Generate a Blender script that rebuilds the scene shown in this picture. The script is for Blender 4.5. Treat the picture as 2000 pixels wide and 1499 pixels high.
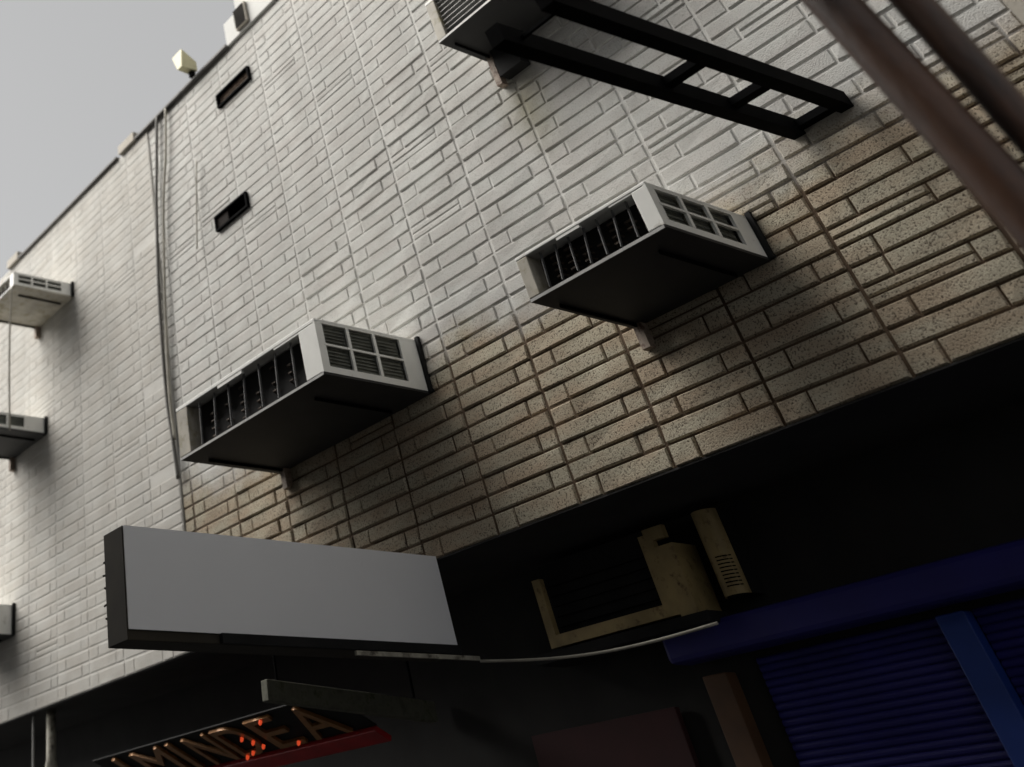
import bpy, math, random
from mathutils import Vector, Matrix

for o in list(bpy.data.objects):
    bpy.data.objects.remove(o)
scene = bpy.context.scene
random.seed(7)

# ------------------------------------------------------------------ camera
EYE = Vector((0.0, 0.0, 1.6))
RIGHT = Vector((0.50184, 0.86277, -0.06155))
UP = Vector((0.61624, -0.30669, 0.72539))
FWD = Vector((-0.60697, 0.40196, 0.68558))
cam_data = bpy.data.cameras.new('camera')
cam = bpy.data.objects.new('camera', cam_data)
scene.collection.objects.link(cam)
rot = Matrix((RIGHT, UP, -FWD)).transposed().to_4x4()
cam.matrix_world = Matrix.Translation(EYE) @ rot
cam_data.sensor_fit = 'HORIZONTAL'
cam_data.sensor_width = 36.0
cam_data.lens = 34.80
cam_data.shift_x = 0.37823
cam_data.shift_y = -0.39137
cam_data.clip_start = 0.05
cam_data.clip_end = 400
cam_data.dof.use_dof = True
cam_data.dof.focus_distance = 4.2
cam_data.dof.aperture_fstop = 1.6
scene.camera = cam

# ------------------------------------------------------------------ sky, sun, exposure
SUN_DIR = Vector((0.95, 1.0, -1.25)).normalized()      # the way the light travels
world = bpy.data.worlds.new('World')
scene.world = world
world.use_nodes = True
wn, wl = world.node_tree.nodes, world.node_tree.links
bg = wn['Background']
sky = wn.new('ShaderNodeTexSky')
sky.sky_type = 'NISHITA'
sky.sun_disc = False
sky.sun_elevation = math.radians(42)
sky.sun_rotation = math.atan2(-SUN_DIR.x, -SUN_DIR.y)
sky.air_density = 1.0
sky.dust_density = 1.0
grey = wn.new('ShaderNodeHueSaturation')               # thin even cloud: the sky without its blue
grey.inputs['Saturation'].default_value = 0.06
wl.new(sky.outputs[0], grey.inputs['Color'])
even = wn.new('ShaderNodeGamma'); even.inputs['Gamma'].default_value = 0.35   # cloud evens the sky out
wl.new(grey.outputs[0], even.inputs['Color'])
wl.new(even.outputs[0], bg.inputs['Color'])
bg.inputs['Strength'].default_value = 0.061

sun_data = bpy.data.lights.new('sun', 'SUN')
sun_data.energy = 1.5
sun_data.angle = math.radians(55)
sun_data.color = (1.0, 0.965, 0.91)
sun = bpy.data.objects.new('sun', sun_data)
sun.rotation_euler = SUN_DIR.to_track_quat('-Z', 'Y').to_euler()
sun.location = (-12, -10, 12)
scene.collection.objects.link(sun)

vs = scene.view_settings
vs.view_transform = 'Standard'
vs.look = 'None'
vs.gamma = 1.0
vs.use_curve_mapping = False
vs.exposure = 2.46

# ------------------------------------------------------------------ helpers
def mat(name, col, rough=0.7, var=0.0, vscale=3.0, dark=None, dscale=20.0, dthr=(0.5, 0.65),
        bump=0.0, bscale=60.0, metal=0.0, emit=None, estr=0.0, stretch=(1, 1, 1), spec=None):
    """procedural paint/metal: soft colour drift (var), blotches of a second colour (dark), fine bump"""
    m = bpy.data.materials.new(name)
    m.use_nodes = True
    n, l = m.node_tree.nodes, m.node_tree.links
    b = n['Principled BSDF']
    b.inputs['Roughness'].default_value = rough
    b.inputs['Metallic'].default_value = metal
    if spec is not None:
        b.inputs['Specular IOR Level'].default_value = spec
    geo = n.new('ShaderNodeNewGeometry')
    mp = n.new('ShaderNodeMapping')
    mp.inputs['Scale'].default_value = stretch
    l.new(geo.outputs['Position'], mp.inputs['Vector'])
    c = n.new('ShaderNodeRGB'); c.outputs[0].default_value = (*col, 1)
    out = c.outputs[0]
    if var:
        t = n.new('ShaderNodeTexNoise'); t.inputs['Scale'].default_value = vscale
        t.inputs['Detail'].default_value = 5
        l.new(mp.outputs[0], t.inputs['Vector'])
        mr = n.new('ShaderNodeMapRange')
        mr.inputs['From Min'].default_value = 0.3; mr.inputs['From Max'].default_value = 0.7
        mr.inputs['To Min'].default_value = 1 - var; mr.inputs['To Max'].default_value = 1 + var
        l.new(t.outputs['Fac'], mr.inputs['Value'])
        mx = n.new('ShaderNodeMix'); mx.data_type = 'RGBA'; mx.blend_type = 'MULTIPLY'
        mx.inputs['Factor'].default_value = 1
        l.new(out, mx.inputs['A']); l.new(mr.outputs[0], mx.inputs['B'])
        out = mx.outputs['Result']
    if dark is not None:
        t = n.new('ShaderNodeTexNoise'); t.inputs['Scale'].default_value = dscale
        t.inputs['Detail'].default_value = 6; t.inputs['Roughness'].default_value = 0.65
        l.new(mp.outputs[0], t.inputs['Vector'])
        mr = n.new('ShaderNodeMapRange')
        mr.inputs['From Min'].default_value = dthr[0]; mr.inputs['From Max'].default_value = dthr[1]
        l.new(t.outputs['Fac'], mr.inputs['Value'])
        mx = n.new('ShaderNodeMix'); mx.data_type = 'RGBA'
        l.new(mr.outputs[0], mx.inputs['Factor'])
        l.new(out, mx.inputs['A']); mx.inputs['B'].default_value = (*dark, 1)
        out = mx.outputs['Result']
    l.new(out, b.inputs['Base Color'])
    if bump:
        t = n.new('ShaderNodeTexNoise'); t.inputs['Scale'].default_value = bscale
        t.inputs['Detail'].default_value = 6
        l.new(mp.outputs[0], t.inputs['Vector'])
        bp = n.new('ShaderNodeBump'); bp.inputs['Strength'].default_value = bump
        bp.inputs['Distance'].default_value = 0.01
        l.new(t.outputs['Fac'], bp.inputs['Height'])
        l.new(bp.outputs[0], b.inputs['Normal'])
    if emit:
        b.inputs['Emission Color'].default_value = (*emit, 1)
        b.inputs['Emission Strength'].default_value = estr
    return m

def brick_mat(name, paint, paintb, bare=None, bareb=None, pit=(0.045, 0.032, 0.022), pits=(0.25, 0.85), bump=0.55, moss=False):
    """stamped cement brick: limewashed above a ragged line at about 3.6 m, bare and pitted below it"""
    m = bpy.data.materials.new(name)
    m.use_nodes = True
    n, l = m.node_tree.nodes, m.node_tree.links
    b = n['Principled BSDF']
    b.inputs['Roughness'].default_value = 0.88
    b.inputs['Specular IOR Level'].default_value = 0.2
    geo = n.new('ShaderNodeNewGeometry')
    def noise(scale, detail, stretch=None, rough=0.55):
        t = n.new('ShaderNodeTexNoise'); t.inputs['Scale'].default_value = scale
        t.inputs['Detail'].default_value = detail; t.inputs['Roughness'].default_value = rough
        if stretch:
            mp = n.new('ShaderNodeMapping'); mp.inputs['Scale'].default_value = stretch
            l.new(geo.outputs['Position'], mp.inputs['Vector']); l.new(mp.outputs[0], t.inputs['Vector'])
        else:
            l.new(geo.outputs['Position'], t.inputs['Vector'])
        return t.outputs['Fac']
    def rng(v, a, b_, c=0.0, d=1.0):
        r = n.new('ShaderNodeMapRange')
        for k, q in zip(('From Min', 'From Max', 'To Min', 'To Max'), (a, b_, c, d)): r.inputs[k].default_value = q
        l.new(v, r.inputs['Value']); return r.outputs[0]
    def mix(f, a, b_, mode='MIX'):
        x = n.new('ShaderNodeMix'); x.data_type = 'RGBA'; x.blend_type = mode
        for key, v in (('Factor', f), ('A', a), ('B', b_)):
            if isinstance(v, (int, float)): x.inputs[key].default_value = v
            elif isinstance(v, tuple): x.inputs[key].default_value = (*v, 1)
            else: l.new(v, x.inputs[key])
        return x.outputs['Result']
    def math_(op, a, b_, c=None):
        x = n.new('ShaderNodeMath'); x.operation = op
        for k, v in enumerate((a, b_, c)):
            if v is None: continue
            if isinstance(v, (int, float)): x.inputs[k].default_value = v
            else: l.new(v, x.inputs[k])
        return x.outputs[0]
    tint = rng(noise(4.5, 3, (0.8, 0.1, 2.6)), 0.36, 0.64)
    streak = noise(1.6, 7, (2.2, 0.3, 0.5))
    pit_n = noise(150, 3, rough=0.6)
    col = mix(tint, paint, paintb)
    amount = pits[0]
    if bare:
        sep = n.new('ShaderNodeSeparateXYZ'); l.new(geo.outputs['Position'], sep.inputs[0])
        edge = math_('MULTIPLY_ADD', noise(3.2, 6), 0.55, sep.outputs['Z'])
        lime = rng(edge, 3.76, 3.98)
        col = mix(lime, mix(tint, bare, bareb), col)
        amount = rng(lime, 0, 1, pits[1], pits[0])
    col = mix(1.0, col, rng(streak, 0.35, 0.75, 1.05, 0.84), 'MULTIPLY')
    pm = rng(pit_n, 0.53, 0.64)
    col = mix(math_('MULTIPLY', pm, amount), col, pit)
    if moss:                                      # mossy run below the topmost air conditioner's drip
        mp = n.new('ShaderNodeMapping')
        mp.inputs['Location'].default_value = (2.43 * 6, 0, -4.50 * 2.8); mp.inputs['Scale'].default_value = (6, 0, 2.8)
        l.new(geo.outputs['Position'], mp.inputs['Vector'])
        ln = n.new('ShaderNodeVectorMath'); ln.operation = 'LENGTH'; l.new(mp.outputs[0], ln.inputs[0])
        col = mix(rng(math_('MULTIPLY_ADD', streak, -1.6, ln.outputs['Value']), 0.25, -0.75, 0, 0.65), col, (0.16, 0.14, 0.065))
    l.new(col, b.inputs['Base Color'])
    bp = n.new('ShaderNodeBump'); bp.inputs['Strength'].default_value = bump; bp.inputs['Distance'].default_value = 0.006
    bp.invert = True
    l.new(pit_n, bp.inputs['Height']); l.new(bp.outputs[0], b.inputs['Normal'])
    return m

M = {}
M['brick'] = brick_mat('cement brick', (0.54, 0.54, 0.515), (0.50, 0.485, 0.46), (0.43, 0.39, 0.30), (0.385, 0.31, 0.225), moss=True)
M['brick_clean'] = brick_mat('pale cement brick', (0.49, 0.48, 0.45), (0.45, 0.43, 0.395), pits=(0.12, 0), bump=0.35)
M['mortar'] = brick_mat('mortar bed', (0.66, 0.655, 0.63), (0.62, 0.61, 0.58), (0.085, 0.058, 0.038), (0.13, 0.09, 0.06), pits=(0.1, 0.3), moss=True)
M['mortar_clean'] = brick_mat('pale mortar bed', (0.55, 0.54, 0.51), (0.51, 0.495, 0.46), pits=(0.1, 0), bump=0.3)
M['plaster'] = mat('smooth plaster', (0.36, 0.33, 0.28), 0.8, 0.12, 5, bump=0.15)
M['parapet'] = mat('whitewashed parapet', (0.55, 0.55, 0.53), 0.85, 0.08, 3, bump=0.15)
M['soffit'] = mat('dark soffit', (0.020, 0.019, 0.018), 0.9, 0.3, 4)  # near-black colour all over the underside of the overhang
M['black'] = mat('black paint', (0.012, 0.012, 0.012), 0.8, 0.3, 6, spec=0.2)
M['ac_white'] = mat('ac white enamel', (0.82, 0.82, 0.78), 0.45, 0.08, 6, dark=(0.30, 0.26, 0.19), dscale=9, dthr=(0.60, 0.78))
M['ac_side'] = mat('ac old side', (0.40, 0.37, 0.31), 0.6, 0.2, 10, dark=(0.22, 0.19, 0.10), dscale=14, dthr=(0.52, 0.72))
M['ac_pan'] = mat('ac base pan', (0.018, 0.018, 0.018), 0.7, 0.3, 5)
M['ac_dark'] = mat('ac coil void', (0.010, 0.010, 0.010), 0.9)
M['ac_fin'] = mat('ac rib', (0.16, 0.16, 0.16), 0.5, 0.3, 20, metal=0.3)
M['ac_tube'] = mat('ac tube', (0.09, 0.07, 0.055), 0.5, 0.3, 20, metal=0.5)
M['ac_louvre'] = mat('ac louvre', (0.20, 0.21, 0.185), 0.6, 0.3, 12)
M['galv'] = mat('galvanised steel', (0.35, 0.35, 0.34), 0.5, 0.2, 14, metal=0.4)
M['iron'] = mat('black iron', (0.003, 0.003, 0.0034), 0.8, 0.3, 10, spec=0.03)
M['rust'] = mat('rusty steel', (0.085, 0.034, 0.014), 0.5, 0.35, 9, dark=(0.022, 0.012, 0.010), dscale=16, dthr=(0.45, 0.70),
                bump=0.3, bscale=80, stretch=(1, 1, 0.25))
M['bracket'] = mat('old bracket paint', (0.30, 0.24, 0.19), 0.7, 0.3, 20, dark=(0.10, 0.05, 0.03), dscale=30)
M['sign_face'] = mat('grey acrylic sign face', (0.78, 0.785, 0.80), 0.5, 0.02, 2)
M['sign_edge'] = mat('sign edge', (0.022, 0.017, 0.009), 0.8, 0.3, 8)
M['pale_rail'] = mat('pale rail', (0.34, 0.32, 0.26), 0.6, 0.4, 14, dark=(0.05, 0.04, 0.03), dscale=12)
M['cable'] = mat('cable sheath', (0.10, 0.095, 0.085), 0.6, 0.2, 10)
M['cable_pale'] = mat('pale cable sheath', (0.33, 0.31, 0.26), 0.6, 0.2, 10)
M['yellow'] = mat('yellowed enamel', (0.36, 0.27, 0.12), 0.6, 0.25, 9, dark=(0.10, 0.05, 0.02), dscale=22, dthr=(0.55, 0.72))
M['blue'] = mat('blue shutter paint', (0.010, 0.009, 0.13), 0.6, 0.15, 6)
M['blue_post'] = mat('bright blue post paint', (0.008, 0.035, 0.20), 0.5, 0.15, 6)
M['brown'] = mat('brown door post', (0.075, 0.034, 0.012), 0.7, 0.2, 8)
M['maroon'] = mat('maroon board', (0.035, 0.005, 0.006), 0.8, 0.2, 6)
M['red'] = mat('red sign strip', (0.42, 0.015, 0.02), 0.4, 0.2, 6)
M['gold'] = mat('gold letter', (0.36, 0.17, 0.055), 0.4, 0.25, 30, metal=0.3)
M['bulb'] = mat('red lamp', (0.5, 0.05, 0.02), 0.3, emit=(1.0, 0.10, 0.03), estr=0.10)
M['mossy'] = mat('mossy board', (0.11, 0.11, 0.08), 0.8, 0.4, 18, dark=(0.04, 0.045, 0.02), dscale=18)
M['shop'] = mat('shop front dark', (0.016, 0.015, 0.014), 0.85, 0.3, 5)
M['coping'] = mat('coping strip', (0.10, 0.095, 0.09), 0.7, 0.3, 8)
M['lamp_yellow'] = mat('floodlight hood', (0.62, 0.58, 0.36), 0.5, 0.1, 10)
M['asphalt'] = mat('asphalt', (0.04, 0.04, 0.04), 0.9, 0.3, 3, bump=0.3)
M['opposite'] = mat('opposite render', (0.09, 0.08, 0.07), 0.85, 0.2, 1.2, bump=0.2)
M['glass'] = mat('dark window glass', (0.02, 0.022, 0.025), 0.15)
M['shutter_brown'] = mat('brown vent flap', (0.012, 0.008, 0.006), 0.8, 0.3, 10, spec=0.1)

class MB:
    """collects simple solids; build() links them as ONE mesh object"""
    def __init__(s):
        s.v, s.f = [], []
    def quad(s, a, b, c, d):
        i = len(s.v); s.v += [tuple(a), tuple(b), tuple(c), tuple(d)]; s.f.append((i, i+1, i+2, i+3))
    def hexa(s, p):
        i = len(s.v); s.v += [tuple(q) for q in p]
        for f in ((0, 3, 2, 1), (4, 5, 6, 7), (0, 1, 5, 4), (1, 2, 6, 5), (2, 3, 7, 6), (3, 0, 4, 7)):
            s.f.append(tuple(i + k for k in f))
        return s
    def box(s, x0, x1, y0, y1, z0, z1):
        s.hexa([(x0, y0, z0), (x1, y0, z0), (x1, y1, z0), (x0, y1, z0), (x0, y0, z1), (x1, y0, z1), (x1, y1, z1), (x0, y1, z1)])
        return s
    def bar(s, a, b, w, h, up=(0, 0, 1)):
        a, b = Vector(a), Vector(b); d = (b - a).normalized()
        u = Vector(up); r = d.cross(u).normalized() * w / 2; u = r.cross(d).normalized() * h / 2
        s.hexa([a - r - u, a + r - u, b + r - u, b - r - u, a - r + u, a + r + u, b + r + u, b - r + u])
        return s
    def tube(s, pts, r, n=10, cap=True):
        pts = [Vector(p) for p in pts]; rings = []
        for k, p in enumerate(pts):
            d = (pts[min(k+1, len(pts)-1)] - pts[max(k-1, 0)]).normalized()
            ref = Vector((0, 1, 0)) if abs(d.y) < 0.8 else Vector((1, 0, 0))
            a = d.cross(ref).normalized(); b = d.cross(a).normalized()
            rr = r[k] if isinstance(r, (list, tuple)) else r
            i0 = len(s.v)
            for j in range(n):
                t = 2 * math.pi * j / n
                s.v.append(tuple(p + a * math.cos(t) * rr + b * math.sin(t) * rr))
            rings.append(i0)
        for k in range(len(rings) - 1):
            for j in range(n):
                s.f.append((rings[k]+j, rings[k]+(j+1) % n, rings[k+1]+(j+1) % n, rings[k+1]+j))
        if cap:
            s.f.append(tuple(rings[0]+j for j in range(n-1, -1, -1)))
            s.f.append(tuple(rings[-1]+j for j in range(n)))
        return s
    def mesh(s, name, material, smooth=False):
        me = bpy.data.meshes.new(name); me.from_pydata(s.v, [], s.f); me.update()
        if material: me.materials.append(material)
        if smooth:
            for p in me.polygons: p.use_smooth = len(p.vertices) == 4
        return me
    def build(s, name, material, parent=None, bevel=0.0, smooth=False):
        o = bpy.data.objects.new(name, s.mesh(name, material, smooth)); scene.collection.objects.link(o)
        if parent is not None:
            o.parent = parent
            o.matrix_parent_inverse = Matrix.Identity(4)
        if bevel:
            md = o.modifiers.new('bevel', 'BEVEL'); md.width = bevel; md.segments = 2; md.limit_method = 'ANGLE'
        return o

def tag(o, label, cat, group=None):
    o['label'] = label; o['category'] = cat
    if group: o['group'] = group
    return o
def thing(name, label, cat, loc=(0, 0, 0), group=None, rz=0.0):
    o = bpy.data.objects.new(name, None); o.empty_display_size = 0.1
    scene.collection.objects.link(o); o.location = loc; o.rotation_euler = (0, 0, rz)
    return tag(o, label, cat, group)
def structure(o):
    o['kind'] = 'structure'; return o

# ------------------------------------------------------------------ ground
structure(MB().box(-120, 120, -120, 120, -0.3, 0.0).build('ground', M['asphalt']))

# ------------------------------------------------------------------ the tiled building
WALL_Y = 4.0
Z_BOT, Z_TOP = 2.745, 6.515
X_JOINT, X_END, X_LEFT = -5.865, -0.59, -15.0
openings = [(-5.09, -4.70, 5.135, 5.255), (-4.86, -4.44, 6.075, 6.195)]

building = thing('building', 'tall building faced with stamped beige brick, shops under its overhang', 'building', (-6, 4.1, 0))
OFF = Vector((6, -4.1, 0))
class LB(MB):      # parts of the building, given in world coordinates
    def build(s, *a, **k):
        s.v = [tuple(Vector(p) + OFF) for p in s.v]
        return MB.build(s, *a, **k)

def wall_piece(name, x0, x1, y0, z0, z1, material, holes):
    xs = sorted({x0, x1, *[h[0] for h in holes], *[h[1] for h in holes]})
    zs = sorted({z0, z1, *[h[2] for h in holes], *[h[3] for h in holes]})
    mb = LB()
    for i in range(len(xs) - 1):
        for j in range(len(zs) - 1):
            cx, cz = (xs[i] + xs[i+1]) / 2, (zs[j] + zs[j+1]) / 2
            if any(h[0] < cx < h[1] and h[2] < cz < h[3] for h in holes): continue
            mb.box(xs[i], xs[i+1], y0, y0 + 0.22, zs[j], zs[j+1])
    return mb.build(name, material, building)

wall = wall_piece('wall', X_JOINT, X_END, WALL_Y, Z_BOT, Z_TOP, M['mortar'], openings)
wall['label'] = 'grimy beige brick wall right of the cables'
LEFT_Y = WALL_Y - 0.014
wall_pale = wall_piece('wall', X_LEFT, X_JOINT - 0.004, LEFT_Y, Z_BOT, Z_TOP, M['mortar_clean'], [])
wall_pale['label'] = 'cleaner pale brick wall left of the cables'
pil = LB().box(X_END + 0.003, 3.0, WALL_Y - 0.02, WALL_Y + 0.2, Z_BOT + 0.002, Z_TOP + 0.2).build('pilaster', M['plaster'], building)
pil['label'] = 'smooth plaster strip at the end of the bricks'

# bricks: rows of one short and one long brick between continuous upright joints
PW, RH, X0J = 0.4735, 0.0762, -1.49
def project(p):
    d = Vector(p) - EYE
    z = d.dot(FWD)
    return (0.24353 * 1000 + 1933.5 * d.dot(RIGHT) / z, -33.25 - 1933.5 * d.dot(UP) / z)
def area(x0, x1, z0, z1):
    q = [project((x, WALL_Y, z)) for x, z in ((x0, z0), (x1, z0), (x1, z1), (x0, z1))]
    if not any(-40 < a < 2040 and -40 < b < 1540 for a, b in q): return 0
    return abs(sum(q[k][0] * q[(k+1) % 4][1] - q[(k+1) % 4][0] * q[k][1] for k in range(4))) / 2

# boxes of the wall hidden behind air conditioners (no brick shows there)
hidden = [(-2.33, -1.74, 3.29, 3.44), (-4.77, -3.58, 3.44, 3.68)]
specs = []
rnd = random.Random(3)
rows = int((Z_TOP - Z_BOT) / RH) + 1
for ip in range(-29, 3):
    xa = X0J + ip * PW
    shift = 0
    for r in range(rows):
        za = Z_BOT + 0.012 + r * RH if r else Z_BOT + 0.001
        zb = Z_BOT + 0.012 + (r + 1) * RH - 0.0085
        if zb > Z_TOP: zb = Z_TOP
        if zb - za < 0.03: continue
        if r % 6 == 5 and rnd.random() < 0.30: shift ^= 1
        odd = (r + shift) % 2 == 0
        s = (0.255 if odd else 0.215) * PW + rnd.uniform(-0.006, 0.006)
        g, G = 0.0075, 0.013
        if odd: cuts = [(xa + G/2, xa + s), (xa + s + g, xa + PW - G/2)]
        else: cuts = [(xa + G/2, xa + PW - s - g), (xa + PW - s, xa + PW - G/2)]
        k = rnd.random()
        for c in cuts:
            lo, hi = c
            if lo > X_END - 0.02 or hi < X_LEFT: continue
            hi = min(hi, X_END - 0.002)
            left = hi <= X_JOINT - 0.006
            if lo < X_JOINT < hi:
                for a, b, lf in ((lo, X_JOINT - 0.008, True), (X_JOINT + 0.004, hi, False)):
                    if b - a > 0.03: specs.append((a, b, za, zb, lf))
                continue
            if hi - lo < 0.03: continue
            hit = [h for h in openings if lo < h[1] + .006 and hi > h[0] - .006 and za < h[3] + .004 and zb > h[2] - .004]
            if hit:                                        # bricks are cut round the vents
                h = hit[0]
                for a, b in ((lo, h[0] - .006), (h[1] + .006, hi)):
                    if b - a > .025: specs.append((a, b, za, zb, left))
                a, b = max(lo, h[0] - .005), min(hi, h[1] + .005)
                for c, d in ((za, h[2] - .004), (h[3] + .004, zb)):
                    if d - c > .018: specs.append((a, b, c, d, left))
                continue
            if (hi - lo) > 0.25 and k < (0.03 if left else 0.07):            # now and then a long brick is cast as two thin ones
                zm = (za + zb) / 2
                specs.append((lo, hi, za, zm - 0.003, left)); specs.append((lo, hi, zm + 0.003, zb, left))
            else:
                specs.append((lo, hi, za, zb, left))

def brick_geo(mb, w, h, rr, ox=0, oy=0, oz=0, proud=0.010):
    j = lambda a: rr.uniform(-a, a) * min(1, proud / .010)
    b = 0.0055
    p = proud
    B = [(0, 0, 0), (w, 0, 0), (w, 0, h), (0, 0, h)]
    F = [(b+j(.002), -p+j(.0025), b+j(.0015)), (w-b+j(.002), -p+j(.0025), b+j(.0015)), (w-b+j(.002), -p+j(.0025), h-b+j(.0015)), (b+j(.002), -p+j(.0025), h-b+j(.0015))]
    mid = [(w/2, -p+j(.0025), b+j(.0012)), (w/2, -p+j(.0025), h-b+j(.0012))]
    i = len(mb.v)
    for q in B + F + mid: mb.v.append((q[0]+ox, q[1]+oy, q[2]+oz))
    for f in ((4, 8, 9, 7), (8, 5, 6, 9), (0, 1, 5, 8, 4), (1, 2, 6, 5), (2, 3, 7, 9, 6), (3, 0, 4, 7)):
        mb.f.append(tuple(i + k for k in f))

def visible_area(s):
    x0, x1, z0, z1, lf = s
    if any(x0 > h[0] and x1 < h[1] and z0 > h[2] and z1 < h[3] for h in hidden): return 0
    return area(x0, x1, z0, z1)
order = sorted(range(len(specs)), key=lambda k: -visible_area(specs[k]))
single = set(order[:300])
cache = {}
rest, rest_pale = LB(), LB()
rb = random.Random(11)
for k, (x0, x1, z0, z1, lf) in enumerate(specs):
    y = LEFT_Y if lf else WALL_Y
    w, h = x1 - x0, z1 - z0
    if k in single:
        key = (round(w, 2), round(h, 3), rb.randrange(4), lf)
        if key not in cache:
            mb = MB(); brick_geo(mb, key[0], key[1], rb)
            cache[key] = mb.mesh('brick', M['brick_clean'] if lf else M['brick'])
        o = bpy.data.objects.new('brick', cache[key])
        o.scale = (w / key[0], (0.75 if z0 > 3.55 else 1) * (1 + rb.uniform(-0.15, 0.25)), h / key[1])
        o.location = Vector((x0, y, z0)) + OFF
        o.parent = wall_pale if lf else wall
        scene.collection.objects.link(o)
    else:
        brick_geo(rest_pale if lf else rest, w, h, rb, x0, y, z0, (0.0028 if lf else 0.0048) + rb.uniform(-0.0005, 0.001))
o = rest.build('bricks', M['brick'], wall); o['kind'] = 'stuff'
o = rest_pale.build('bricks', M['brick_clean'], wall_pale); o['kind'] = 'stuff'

# the two small vents in the wall
for k, (a, b, c, d) in enumerate(openings):
    mb = LB()
    for (x0, x1, z0, z1) in ((a, b, c, c+.012), (a, b, d-.012, d), (a, a+.012, c+.0125, d-.0125), (b-.012, b, c+.0125, d-.0125)):
        mb.box(x0, x1, WALL_Y - 0.03, WALL_Y + 0.10, z0, z1)
    vent = mb.build('vent', M['iron'], building)
    LB().box(a + .01, b - .01, WALL_Y + 0.12, WALL_Y + 0.13, c + .01, d - .01).build('back_panel', M['black'], vent)
    if k == 0:
        LB().hexa([(a+.013, WALL_Y-.015, c+.013), (a+.15, WALL_Y-.015, c+.013), (a+.15, WALL_Y+.0, c+.013), (a+.013, WALL_Y+.0, c+.013),
                   (a+.013, WALL_Y-.015, d-.013), (a+.15, WALL_Y-.015, d-.013), (a+.15, WALL_Y+.0, d-.013), (a+.013, WALL_Y+.0, d-.013)]).build('flap', M['shutter_brown'], vent)
    else:
        for z in (c + .038, c + .062, c + .086):
            LB().bar((a + .012, WALL_Y + .02, z), (b - .012, WALL_Y + .02, z), 0.05, 0.005, up=(0, .45, 1)).build('slat', M['bracket'], vent)
for p in building.children:
    if p.name.startswith('vent'):
        for c in p.children: c.location = (0, 0, 0)

# soffit, recess and shop wall under the overhang
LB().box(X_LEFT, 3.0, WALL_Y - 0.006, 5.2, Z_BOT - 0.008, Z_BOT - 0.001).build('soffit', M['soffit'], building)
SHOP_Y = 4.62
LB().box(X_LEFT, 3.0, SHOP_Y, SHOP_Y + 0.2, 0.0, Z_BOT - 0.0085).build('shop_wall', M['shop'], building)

# roof edge
LB().box(-4.62, 3.0, WALL_Y - 0.03, WALL_Y + 0.4, Z_TOP + 0.002, 6.74).build('parapet', M['parapet'], building)
LB().box(-4.47, 3.0, WALL_Y - 0.01, WALL_Y + 0.4, 6.742, 7.3).build('parapet', M['parapet'], building)
LB().box(-6.30, -6.04, WALL_Y - 0.05, WALL_Y + 0.3, Z_TOP + 0.002, 6.60).build('roof_pier', M['plaster'], building)
LB().box(-8.60, -8.36, WALL_Y - 0.05, WALL_Y + 0.3, Z_TOP + 0.002, 6.60).build('roof_pier', M['plaster'], building)
for a, b in ((-8.35, -6.36), (-6.03, -5.30), (-5.29, -4.625)):
    LB().box(a, b, WALL_Y - 0.045, WALL_Y + 0.2, Z_TOP + 0.002, Z_TOP + 0.020).build('coping', M['coping'], building)
vb = LB().box(-4.455, -4.31, WALL_Y - 0.055, WALL_Y - 0.0305, 6.54, 6.735).build('roof_vent', M['plaster'], building)
for k in range(7):
    z = 6.556 + k * 0.026
    LB().bar((-4.445, WALL_Y - 0.06, z), (-4.32, WALL_Y - 0.06, z), 0.02, 0.004, up=(0, .5, 1)).build('slat', M['coping'], vb)
for c in vb.children: c.location = (0, 0, 0)

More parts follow.
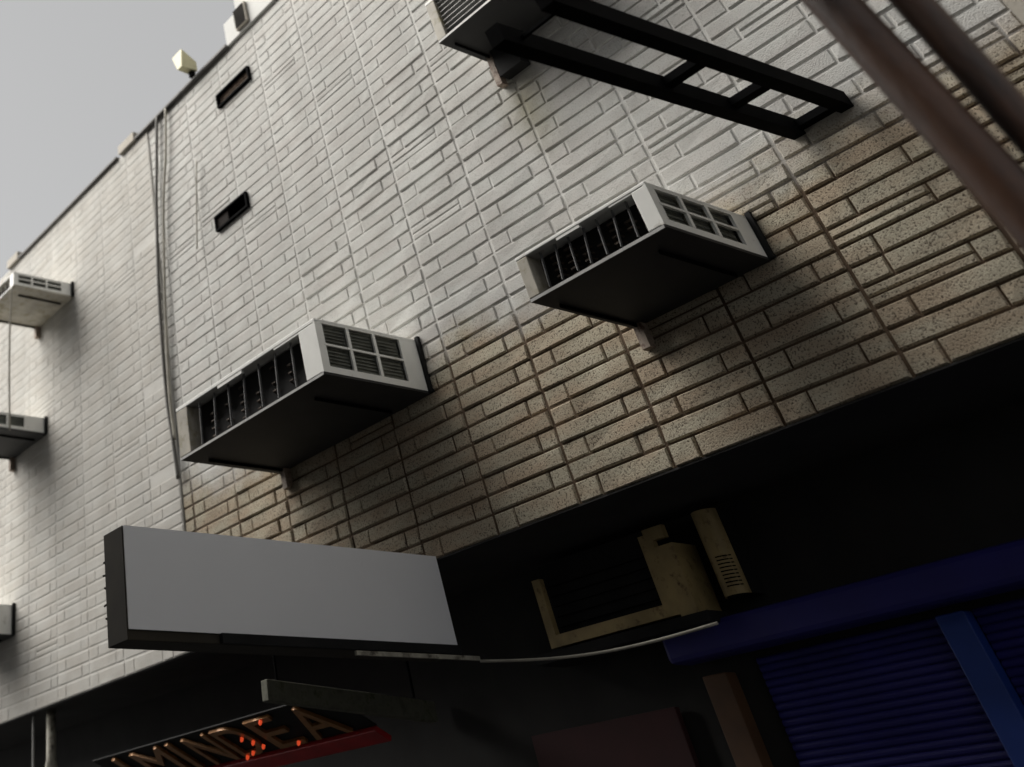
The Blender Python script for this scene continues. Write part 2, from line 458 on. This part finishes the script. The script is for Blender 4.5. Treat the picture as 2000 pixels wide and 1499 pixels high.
# ------------------------------------------------------------------ air conditioners
AC_GROUP = 'air conditioners on the brick wall'
def air_conditioner(label, x0, x1, yo, z0, z1, fins=7, cols=3, rows_=2, style=0, yw=WALL_Y - 0.004, tilt=0.0, pan='ac_pan', cradle=False):
    W, Dp, H = x1 - x0, yw - yo, z1 - z0
    t = thing('air_conditioner', label, 'air conditioner', ((x0 + x1) / 2, yw, z0), AC_GROUP)
    # local frame: x along wall, y from 0 (wall) to -Dp (street), z up from the pan
    a, b = -W / 2, W / 2
    th = 0.012
    fl, fr = W * 0.085, W * 0.105                        # pale uprights either side of the coil
    top = H * 0.13
    c = MB()
    c.box(a, b, -Dp + 0.02, 0, H - th, H)                                   # lid
    c.box(a, a + th, -Dp + 0.02, 0, 0.012, H - th - .0005)                   # left cheek
    c.box(a, b, -Dp, -Dp + 0.0195, H - top * 0.55, H)                      # front top rail
    c.build('casing', M['ac_white'], t, bevel=0.003)
    for u0, u1, dz in ((0.30, 0.52, 0.45), (0.80, 1.0, 0.25)):   # stepped lower edge of the rail
        MB().box(a + fl + (W - fl - fr) * u0, a + fl + (W - fl - fr) * u1, -Dp + .002, -Dp + .0185, H - top * (.55 + dz), H - top * .5505).build('rail_step', M['ac_white'], t)
    MB().box(a, a + fl, -Dp + .001, -Dp + 0.10, 0.013, H - top * .56).build('corner_post', M['ac_side'], t, bevel=0.004)
    MB().box(b - fr, b - .0005, -Dp + .001, -Dp + 0.05, 0.013, H - top * .56).build('corner_post', M['ac_white'], t, bevel=0.004)
    MB().box(a + fl, b - fr, -Dp + 0.085, -Dp + 0.10, 0.012, H - top * .6).build('coil', M['ac_dark'], t)
    if not fins:                                          # louvred grey front instead of bare ribs
        for k in range(7):
            z = .03 + (H - top - .03) * (k + .5) / 7
            MB().bar((a + fl, -Dp + .03, z), (b - fr, -Dp + .03, z), .035, .005, up=(0, .5, 1)).build('front_slat', M['galv'], t)
    for k in range(fins):
        x = a + fl + (W - fl - fr) * (k + 0.6) / (fins + 0.35)
        sk = 0.006 * (1 + k % 2)
        f = MB().bar((x - sk, -Dp + 0.03, 0.03), (x + sk, -Dp + 0.03, H - top * 0.75), 0.004, 0.012, up=(0, 1, 0)).build('rib', M['ac_fin'], t)
    tb = MB()
    rr = random.Random(len(label))
    for k in range(fins):
        for j in range(5):
            if rr.random() < 0.75:
                x = a + fl + (W - fl - fr) * (k + 1.1) / (fins + 0.35)
                z = H * (0.18 + 0.14 * j)
                tb.tube([(x - 0.018, -Dp + 0.084, z), (x - 0.012, -Dp + 0.060, z + .004), (x + 0.012, -Dp + 0.060, z + .004), (x + 0.018, -Dp + 0.084, z)], 0.0055, 6)
    if fins: tb.build('tube_bends', M['ac_tube'], t)['kind'] = 'stuff'
    # right cheek: white frame round louvred panes, blank towards the wall
    open0, open1 = -Dp + 0.035, -Dp * 0.20
    if style == 1: open0, open1 = -Dp * 0.9, -Dp * 0.36
    if style == 2: open0, open1 = -Dp + .05, -Dp * .3
    zb0, zb1 = 0.03 + H * .05, H - 0.02
    fm = MB()
    fm.box(b - .012, b, -Dp, open0, 0.0125, H - th - .0005)
    fm.box(b - .012, b, open1, 0, 0.0125, H - th - .0005)
    fm.box(b - .012, b, open0, open1, 0.0125, zb0)
    fm.box(b - .012, b, open0, open1, zb1, H - th - .0005)
    gy, gz = (open1 - open0) / cols, (zb1 - zb0) / rows_
    for k in range(1, cols):
        fm.box(b - .010, b + .001, open0 + gy * k - .009, open0 + gy * k + .009, zb0 + .0003, zb1 - .0003)
    side = fm.build('side_panel', M['ac_white'], t)
    for k in range(1, rows_):
        MB().box(b - .008, b + .002, open0 + .0003, open1 - .0003, zb0 + gz * k - .005, zb0 + gz * k + .005).build('cross_bar', M['ac_white'], t)
    for k in range(cols):
        for j in range(rows_):
            lv = MB()
            y0_, y1_ = open0 + gy * k + .004, open0 + gy * (k + 1) - .004
            zz0, zz1 = zb0 + gz * j + .002, zb0 + gz * (j + 1) - .002
            lv.quad((b - .022, y0_, zz0), (b - .022, y1_, zz0), (b - .022, y1_, zz1), (b - .022, y0_, zz1))
            nsl = max(3, int((zz1 - zz0) / 0.016))
            for q in range(nsl):
                z = zz0 + (zz1 - zz0) * (q + .5) / nsl
                lv.quad((b - .020, y0_, z + .005), (b - .020, y1_, z + .005), (b - .008, y1_, z - .004), (b - .008, y0_, z - .004))
            lv.build('louvre', M['ac_louvre'], t)
    MB().box(a, b, -Dp, 0, 0.0, 0.0115).build('base_pan', M[pan], t)
    MB().box(a + .005, b - .003, -Dp - .004, -Dp - .0005, -0.003, 0.0085).build('pan_lip', M['galv'], t)
    MB().box(b + .0005, b + .022, -0.022, 0.0, 0.004, H + .01).build('gasket', M['black'], t)
    # two wall brackets
    for q in (0.06, 0.80):
        x = a + W * q
        MB().box(x - .004, x + .004, -Dp * .8, -.0465, -0.014, -0.0005).build('bracket_arm', M['iron'], t)
        if q < .5 and not cradle: MB().box(x - .020, x + .020, -.046, 0.0, -0.105, -0.0005).build('bracket_foot', M['bracket'], t)
    if cradle:                                            # legs under the pan, a black block standing in for the dark void
        MB().box(a + .02, a + .055, -.05, 0, -.19, -.001).build('cradle_leg', M['bracket'], t)
        MB().box(a + .075, a + .22, -.075, -.002, -.17, -.001).build('dark_void', M['black'], t)
        MB().box(b - .06, b - .025, -.05, 0, -.19, -.001).build('cradle_leg', M['bracket'], t)
    t.rotation_euler = (tilt, 0, 0)
    return t

air_conditioner('white air conditioner with open finned front just above the overhang, nearest the rusty poles', -2.36, -1.715, 3.36, 3.275, 3.465)
air_conditioner('widest air conditioner, beside the twin cables and above the grey projecting sign', -4.83, -3.545, 3.30, 3.43, 3.71)
air_conditioner('topmost air conditioner, cut by the top edge, above the black ladder frame', -2.53, -1.84, 3.62, 4.84, 5.12, fins=0, cradle=True)
air_conditioner('upper left air conditioner with six louvred panes, just below the roof edge', -7.97, -7.265, 3.40, 5.615, 5.745, yw=LEFT_Y - .004, pan='ac_side')
air_conditioner('middle air conditioner at the left edge, with one dark upright louvre', -8.47, -7.80, 3.40, 4.62, 4.755, yw=LEFT_Y - .004, cols=2, rows_=1, style=1)
air_conditioner('lowest air conditioner at the left edge, only its pale corner showing', -9.05, -8.39, 3.40, 3.275, 3.49, yw=LEFT_Y - .004, cols=1, rows_=1, style=2)

# ------------------------------------------------------------------ black ladder frame sticking out of the wall
fr = thing('ladder_frame', 'black iron ladder frame jutting from the wall below the topmost air conditioner', 'frame', (-1.287, 3.988, 3.672))
def F(x, y): return (x, y, -0.094 * (-y) )
for x in (-0.098, 0.098):
    MB().bar(F(x, 0), F(x, -1.72), 0.052, 0.066).build('rail', M['iron'], fr)
for y in (-0.02, -0.47, -0.87):
    MB().bar(F(-0.081, y), F(0.081, y), 0.045, 0.03).build('rung', M['iron'], fr)
MB().bar(F(-0.081, -1.62), F(0.081, -1.62), 0.012, 0.012).build('rung', M['iron'], fr)

# ------------------------------------------------------------------ rusty poles close to the viewer
for x, y, r, lean, lab in ((-0.268, 2.02, 0.042, -0.086, 'thicker leaning rusty steel pole on the left of the close pair'),
                           (-0.318, 2.06, 0.031, -0.034, 'thinner rusty steel pole on the right of the close pair')):
    t = thing('steel_pole', lab, 'pole', (x, y, 0), 'rusty poles standing close to the viewer')
    P = lambda z: (lean * z, 0, z)
    MB().tube([P(0.012), P(1.5), P(3.0), P(4.6)], r, 28).build('shaft', M['rust'], t, smooth=True)
    MB().tube([(0, 0, 0.0), (0, 0, 0.0115)], 0.075, 20).build('base_plate', M['rust'], t)

# ------------------------------------------------------------------ the grey sign standing out from the wall
sg = thing('projecting_sign', 'blank grey projecting sign box with dark edges under the overhang corner', 'sign', (-3.86, 3.99, 2.36))
L = 1.72
MB().box(-.078, .075, -L, 0, 0.0, .393).build('box', M['sign_edge'], sg, bevel=0.003)
MB().box(.0755, .082, -L + .004, -.004, 0.035, .392).build('face', M['sign_face'], sg)
MB().box(.0825, .100, -1.30, -.004, 0.0, .034).build('bottom_rail', M['black'], sg)
MB().box(.084, .098, -.62, .10, -0.020, -.004).build('pale_strip', M['pale_rail'], sg)
for k in range(5):
    MB().tube([(-.08, -L + .01, .30 - k * .05), (-.092 - .008 * (k % 2), -L + .004, .295 - k * .05 + .006 * (k % 3))], .004, 6).build('torn_edge', M['sign_edge'], sg)

# board hanging parallel to the sign, further in
bd = thing('hanging_board', 'mossy grey board hanging under the overhang behind the grey sign', 'board', (-4.6, 4.0, 2.27))
MB().bar((0, -.50, .075), (0, .56, 0), .05, .085).build('board', M['mossy'], bd, bevel=.004)
for y in (-.42, .45):
    MB().tube([(0, y, .06), (0, y + .01, .47)], .006, 8).build('hanger', M['iron'], bd)

# ------------------------------------------------------------------ lettered sign, leaning out at its top
ls = thing('lettered_sign', 'dark leaning shop sign with gold letters over a red strip, bottom left', 'sign', (-5.45, 4.27, 2.235))
ls.rotation_euler = (math.radians(66), 0, 0)      # local z leans towards the street
MB().box(-1.75, .71, .004, .010, -.02, .30).build('board', M['black'], ls)
MB().box(-1.75, .71, -.022, .0035, -.115, -.012).build('red_strip', M['red'], ls, bevel=.004)
word = 'IMINDEA'
pos = [-1.52, -1.30, -0.88, -0.70, -0.40, -0.06, 0.26]
wid = [0.10, 0.34, 0.10, 0.25, 0.26, 0.24, 0.30]
for ch, x, w in zip(word, pos, wid):
    cu = bpy.data.curves.new('letter', 'FONT'); cu.body = ch; cu.size = 0.42; cu.extrude = 0.008
    tmp = bpy.data.objects.new('tmp', cu); scene.collection.objects.link(tmp)
    dg = bpy.context.evaluated_depsgraph_get()
    me = bpy.data.meshes.new_from_object(tmp.evaluated_get(dg))
    bpy.data.objects.remove(tmp)
    me.materials.clear(); me.materials.append(M['gold'])
    xs = [v.co.x for v in me.vertices]; x0, x1 = min(xs), max(xs)
    ys = [v.co.y for v in me.vertices]; y0, y1 = min(ys), max(ys)
    for v in me.vertices:                       # flat text stands up: x along, z up
        v.co = Vector(((v.co.x - x0) / max(x1 - x0, 1e-4) * (w if ch != 'I' else .05), -0.006 - v.co.z, (v.co.y - y0) / (y1 - y0) * .27 + .01))
    o = bpy.data.objects.new('letter', me); scene.collection.objects.link(o)
    o.parent = ls; o.location = (x, 0, 0)
for k, (x, z) in enumerate(((-.20, .18), (-.16, .13), (-.13, .08), (-.27, .05), (-.36, .025), (.10, .27), (.14, .04))):
    MB().tube([(x, -.016, z), (x, -.030, z), (x, -.036, z)], [.010, .009, .004], 8).build('lamp', M['bulb'], ls)

# ------------------------------------------------------------------ inside the recess
# old condenser with a yellowed frame
yc = thing('condenser_unit', 'old condenser with yellowed steel frame round a black opening', 'condenser', (-3.27, 4.60, 2.37))
a, b, h, d = -.36, .42, .30, .18
m = MB(); m.box(a, a+.045, -d, -d+.03, 0, h-.03); m.box(a+.0455, .27, -d, -d+.03, 0, .045); m.box(.2705, .335, -d, -d+.03, 0, h); m.box(.30, .40, -d+.001, -d+.029, h-.028, h+.02)
m.build('front_frame', M['yellow'], yc)
MB().box(.3355, b, -d, -.02, -.012, h * .82).build('side_cover', M['yellow'], yc)
MB().box(a+.01, .33, -d+.06, -.01, .005, h+.03).build('body', M['black'], yc)
for k in range(5):
    z = .075 + k * .04
    MB().bar((a+.05, -d+.045, z), (.265, -d+.045, z), .004, .004).build('guard_wire', M['iron'], yc)
MB().box(a-.1, b+.05, -d-.02, 0, -.05, -.0125).build('shelf', M['black'], yc)
# curved louvred unit beside it
cu = thing('curved_vent', 'narrow curved yellow louvred cover right of the old condenser', 'vent cover', (-2.70, 4.60, 2.39))
mb = MB(); N = 14; H_ = .31
for k in range(N):
    a0, a1 = math.pi * k / N, math.pi * (k + 1) / N
    p = lambda t: (-.055 * math.cos(t), -.10 - .055 * math.sin(t))
    (xa, ya), (xb, yb) = p(a0), p(a1)
    mb.quad((xa, ya, 0), (xb, yb, 0), (xb, yb, H_), (xa, ya, H_))
mb.build('cover', M['yellow'], cu, smooth=True)
MB().box(-.054, .054, -.10, -.0, .002, H_ - .002).build('back_box', M['black'], cu)
for k in range(9):
    z = .03 + k * .013
    pts = [(-.058 * math.cos(t), -.10 - .058 * math.sin(t), z) for t in [math.pi * (.5 + .05 * q) for q in range(8)]]
    MB().tube(pts, .0022, 6).build('louvre', M['iron'], cu)

# pale cable sagging from sign to lintel
pts = []
for k in range(17):
    u = k / 16
    pts.append((-3.70 + 1.05 * u, 4.02 + .18 * u, 2.325 - .05 * u - .035 * math.sin(math.pi * u)))
tag(MB().tube(pts, .0055, 8).build('sagging_cable', M['cable_pale'], smooth=True), 'thin pale cable sagging below the old condenser', 'cable')

# blue lintel, shutters and posts
lt = thing('shutter_housing', 'long dark blue box housing above the blue roller shutters', 'shutter box', (-1.4, 4.60, 2.22))
MB().box(-1.70, 2.6, -.14, -.001, 0, .115).build('box', M['blue'], lt, bevel=.02)
def shutter(label, x0, x1, y, z1, n):
    t = thing('roller_shutter', label, 'shutter', ((x0 + x1) / 2, y, 0.02), 'blue roller shutters')
    me = None
    hh = .025
    for k in range(n):
        z = z1 - .02 - (k + 1) * hh
        if me is None:
            w = (x1 - x0) / 2
            s = MB(); prof = [(0, 0), (-.006, .005), (-.008, .012), (-.006, .019), (0, .024)]
            for q in range(4):
                (ya, za), (yb, zb) = prof[q], prof[q+1]
                s.quad((-w, ya, za), (w, ya, za), (w, yb, zb), (-w, yb, zb))
            me = s.mesh('slat', M['blue'])
        o = bpy.data.objects.new('slat', me); scene.collection.objects.link(o)
        o.parent = t; o.location = (0, 0, z)
    MB().box(-(x1-x0)/2, (x1-x0)/2, .001, .006, 0.0, z1 - .04).build('backing', M['black'], t)
shutter('blue roller shutter between the brown door post and the bright blue post', -2.80, -2.065, 4.60, 2.20, 40)
shutter('blue roller shutter right of the bright blue post, at the right edge', -1.955, -.4, 4.60, 2.20, 40)
pt = MB().box(-.05, .05, -.06, 0, 0, 2.195).build('shutter_post', M['blue_post'], None, bevel=.004)
pt.location = (-2.01, 4.60, 0); tag(pt, 'brighter blue upright post between the two roller shutters', 'post')
dp = MB().box(-.055, .055, -.07, 0, 0, 2.17).build('door_post', M['brown'], None, bevel=.004)
dp.location = (-2.965, 4.60, 0); tag(dp, 'reddish brown door post below the left end of the blue housing', 'post')
mr = MB().box(-.40, .40, -.03, 0, 0, 1.35).build('maroon_board', M['maroon'], None, bevel=.004)
mr.location = (-3.62, 4.60, .75); tag(mr, 'dark maroon board left of the brown door post', 'board')

# drain pipe and conduit in the far left recess
dp = thing('drain_pipe', 'yellowish drain pipe under the overhang at the bottom left corner', 'pipe', (-7.95, 4.08, 0))
MB().tube([(0, 0, 0), (0, 0, 2.40), (0, 0, 2.46), (0, 0, 2.744)], [.05, .05, .036, .034], 16).build('shaft', M['pale_rail'], dp, smooth=True)
MB().tube([(0, 0, 2.36), (0, 0, 2.40)], .058, 16).build('collar', M['rust'], dp, smooth=True)
tag(MB().tube([(-8.2, 4.06, 0), (-8.2, 4.06, 2.744)], .010, 8).build('conduit', M['galv']), 'thin grey conduit left of the yellowish drain pipe', 'conduit')

# ------------------------------------------------------------------ cables on the wall
def polyline(pts, n=6):
    out = []
    for k in range(len(pts) - 1):
        p0, p1, p2, p3 = [Vector(pts[max(0, min(len(pts) - 1, q))]) for q in (k - 1, k, k + 1, k + 2)]
        for s in range(n):
            t = s / n
            out.append(0.5 * ((2 * p1) + (-p0 + p2) * t + (2 * p0 - 5 * p1 + 4 * p2 - p3) * t * t + (-p0 + 3 * p1 - 3 * p2 + p3) * t ** 3))
    out.append(Vector(pts[-1])); return out
Yc = 3.965
tag(MB().tube(polyline([(-5.67, Yc, 6.52), (-5.74, Yc, 6.1), (-5.805, Yc, 5.7), (-5.88, Yc, 5.0), (-5.90, Yc, 4.3), (-5.87, Yc, 3.95), (-5.85, Yc, 3.7)]), .014, 8).build('wall_cable', M['cable'], smooth=True),
    'left, darker of the twin cables running down the brick wall', 'cable', 'cables down the wall')
tag(MB().tube(polyline([(-5.53, Yc, 6.52), (-5.60, Yc, 6.1), (-5.70, Yc, 5.7), (-5.80, Yc, 5.0), (-5.86, Yc, 4.3), (-5.845, Yc, 3.95)]), .011, 8).build('wall_cable', M['cable_pale'], smooth=True),
    'right, paler of the twin cables running down the brick wall', 'cable', 'cables down the wall')
tag(MB().tube(polyline([(-5.20, Yc, 5.80), (-5.24, Yc, 5.6), (-5.28, Yc, 5.4), (-5.33, Yc, 5.12)]), .006, 8).build('wall_cable', M['cable_pale'], smooth=True),
    'short thin pale cable between the twin cables and the lower vent', 'cable', 'cables down the wall')
tag(MB().tube(polyline([(-7.29, 3.40, 5.61), (-7.36, 3.42, 5.3), (-7.42, 3.45, 4.9), (-7.5, 3.5, 4.5)]), .008, 8).build('hanging_cable', M['cable_pale'], smooth=True),
    'pale cable hanging from the upper left air conditioner', 'cable', 'cables down the wall')

# floodlight on the roof edge
fl = thing('floodlight', 'small pale yellow floodlight perched on the roof edge', 'floodlight', (-5.10, 3.96, 6.545))
MB().box(-.02, .02, -.02, .02, 0, .05).build('stand', M['iron'], fl)
MB().hexa([(-.03, -.12, .055), (.03, -.12, .055), (.04, .03, .05), (-.04, .03, .05), (-.07, -.13, .20), (.07, -.13, .20), (.05, .02, .13), (-.05, .02, .13)]).build('hood', M['lamp_yellow'], fl)

# ------------------------------------------------------------------ the building across the alley (unseen behind the viewer, sized to shade the lower wall)
op = thing('building', 'plain dark rendered building across the alley, unseen, sized to shade the brick wall', 'building', (-4, -4, 0))
OPF = 3.4                                    # its front stands at y = -0.6
MB().box(-7.4, 4.9, -5, OPF, 0, 8.9).build('walls', M['opposite'], op)
MB().box(-7.5, 5.0, -5.1, OPF + .1, 8.902, 9.05).build('roof', M['coping'], op)
for i in range(5):
    for z in (1.0, 4.2, 6.6):
        x = -6.8 + i * 2.6
        w = MB().box(x, x + 1.1, OPF + .002, OPF + .03, z, z + 1.3).build('window', M['coping'], op)
        MB().box(x + .08, x + 1.02, OPF + .032, OPF + .04, z + .08, z + 1.22).build('pane', M['glass'], w)
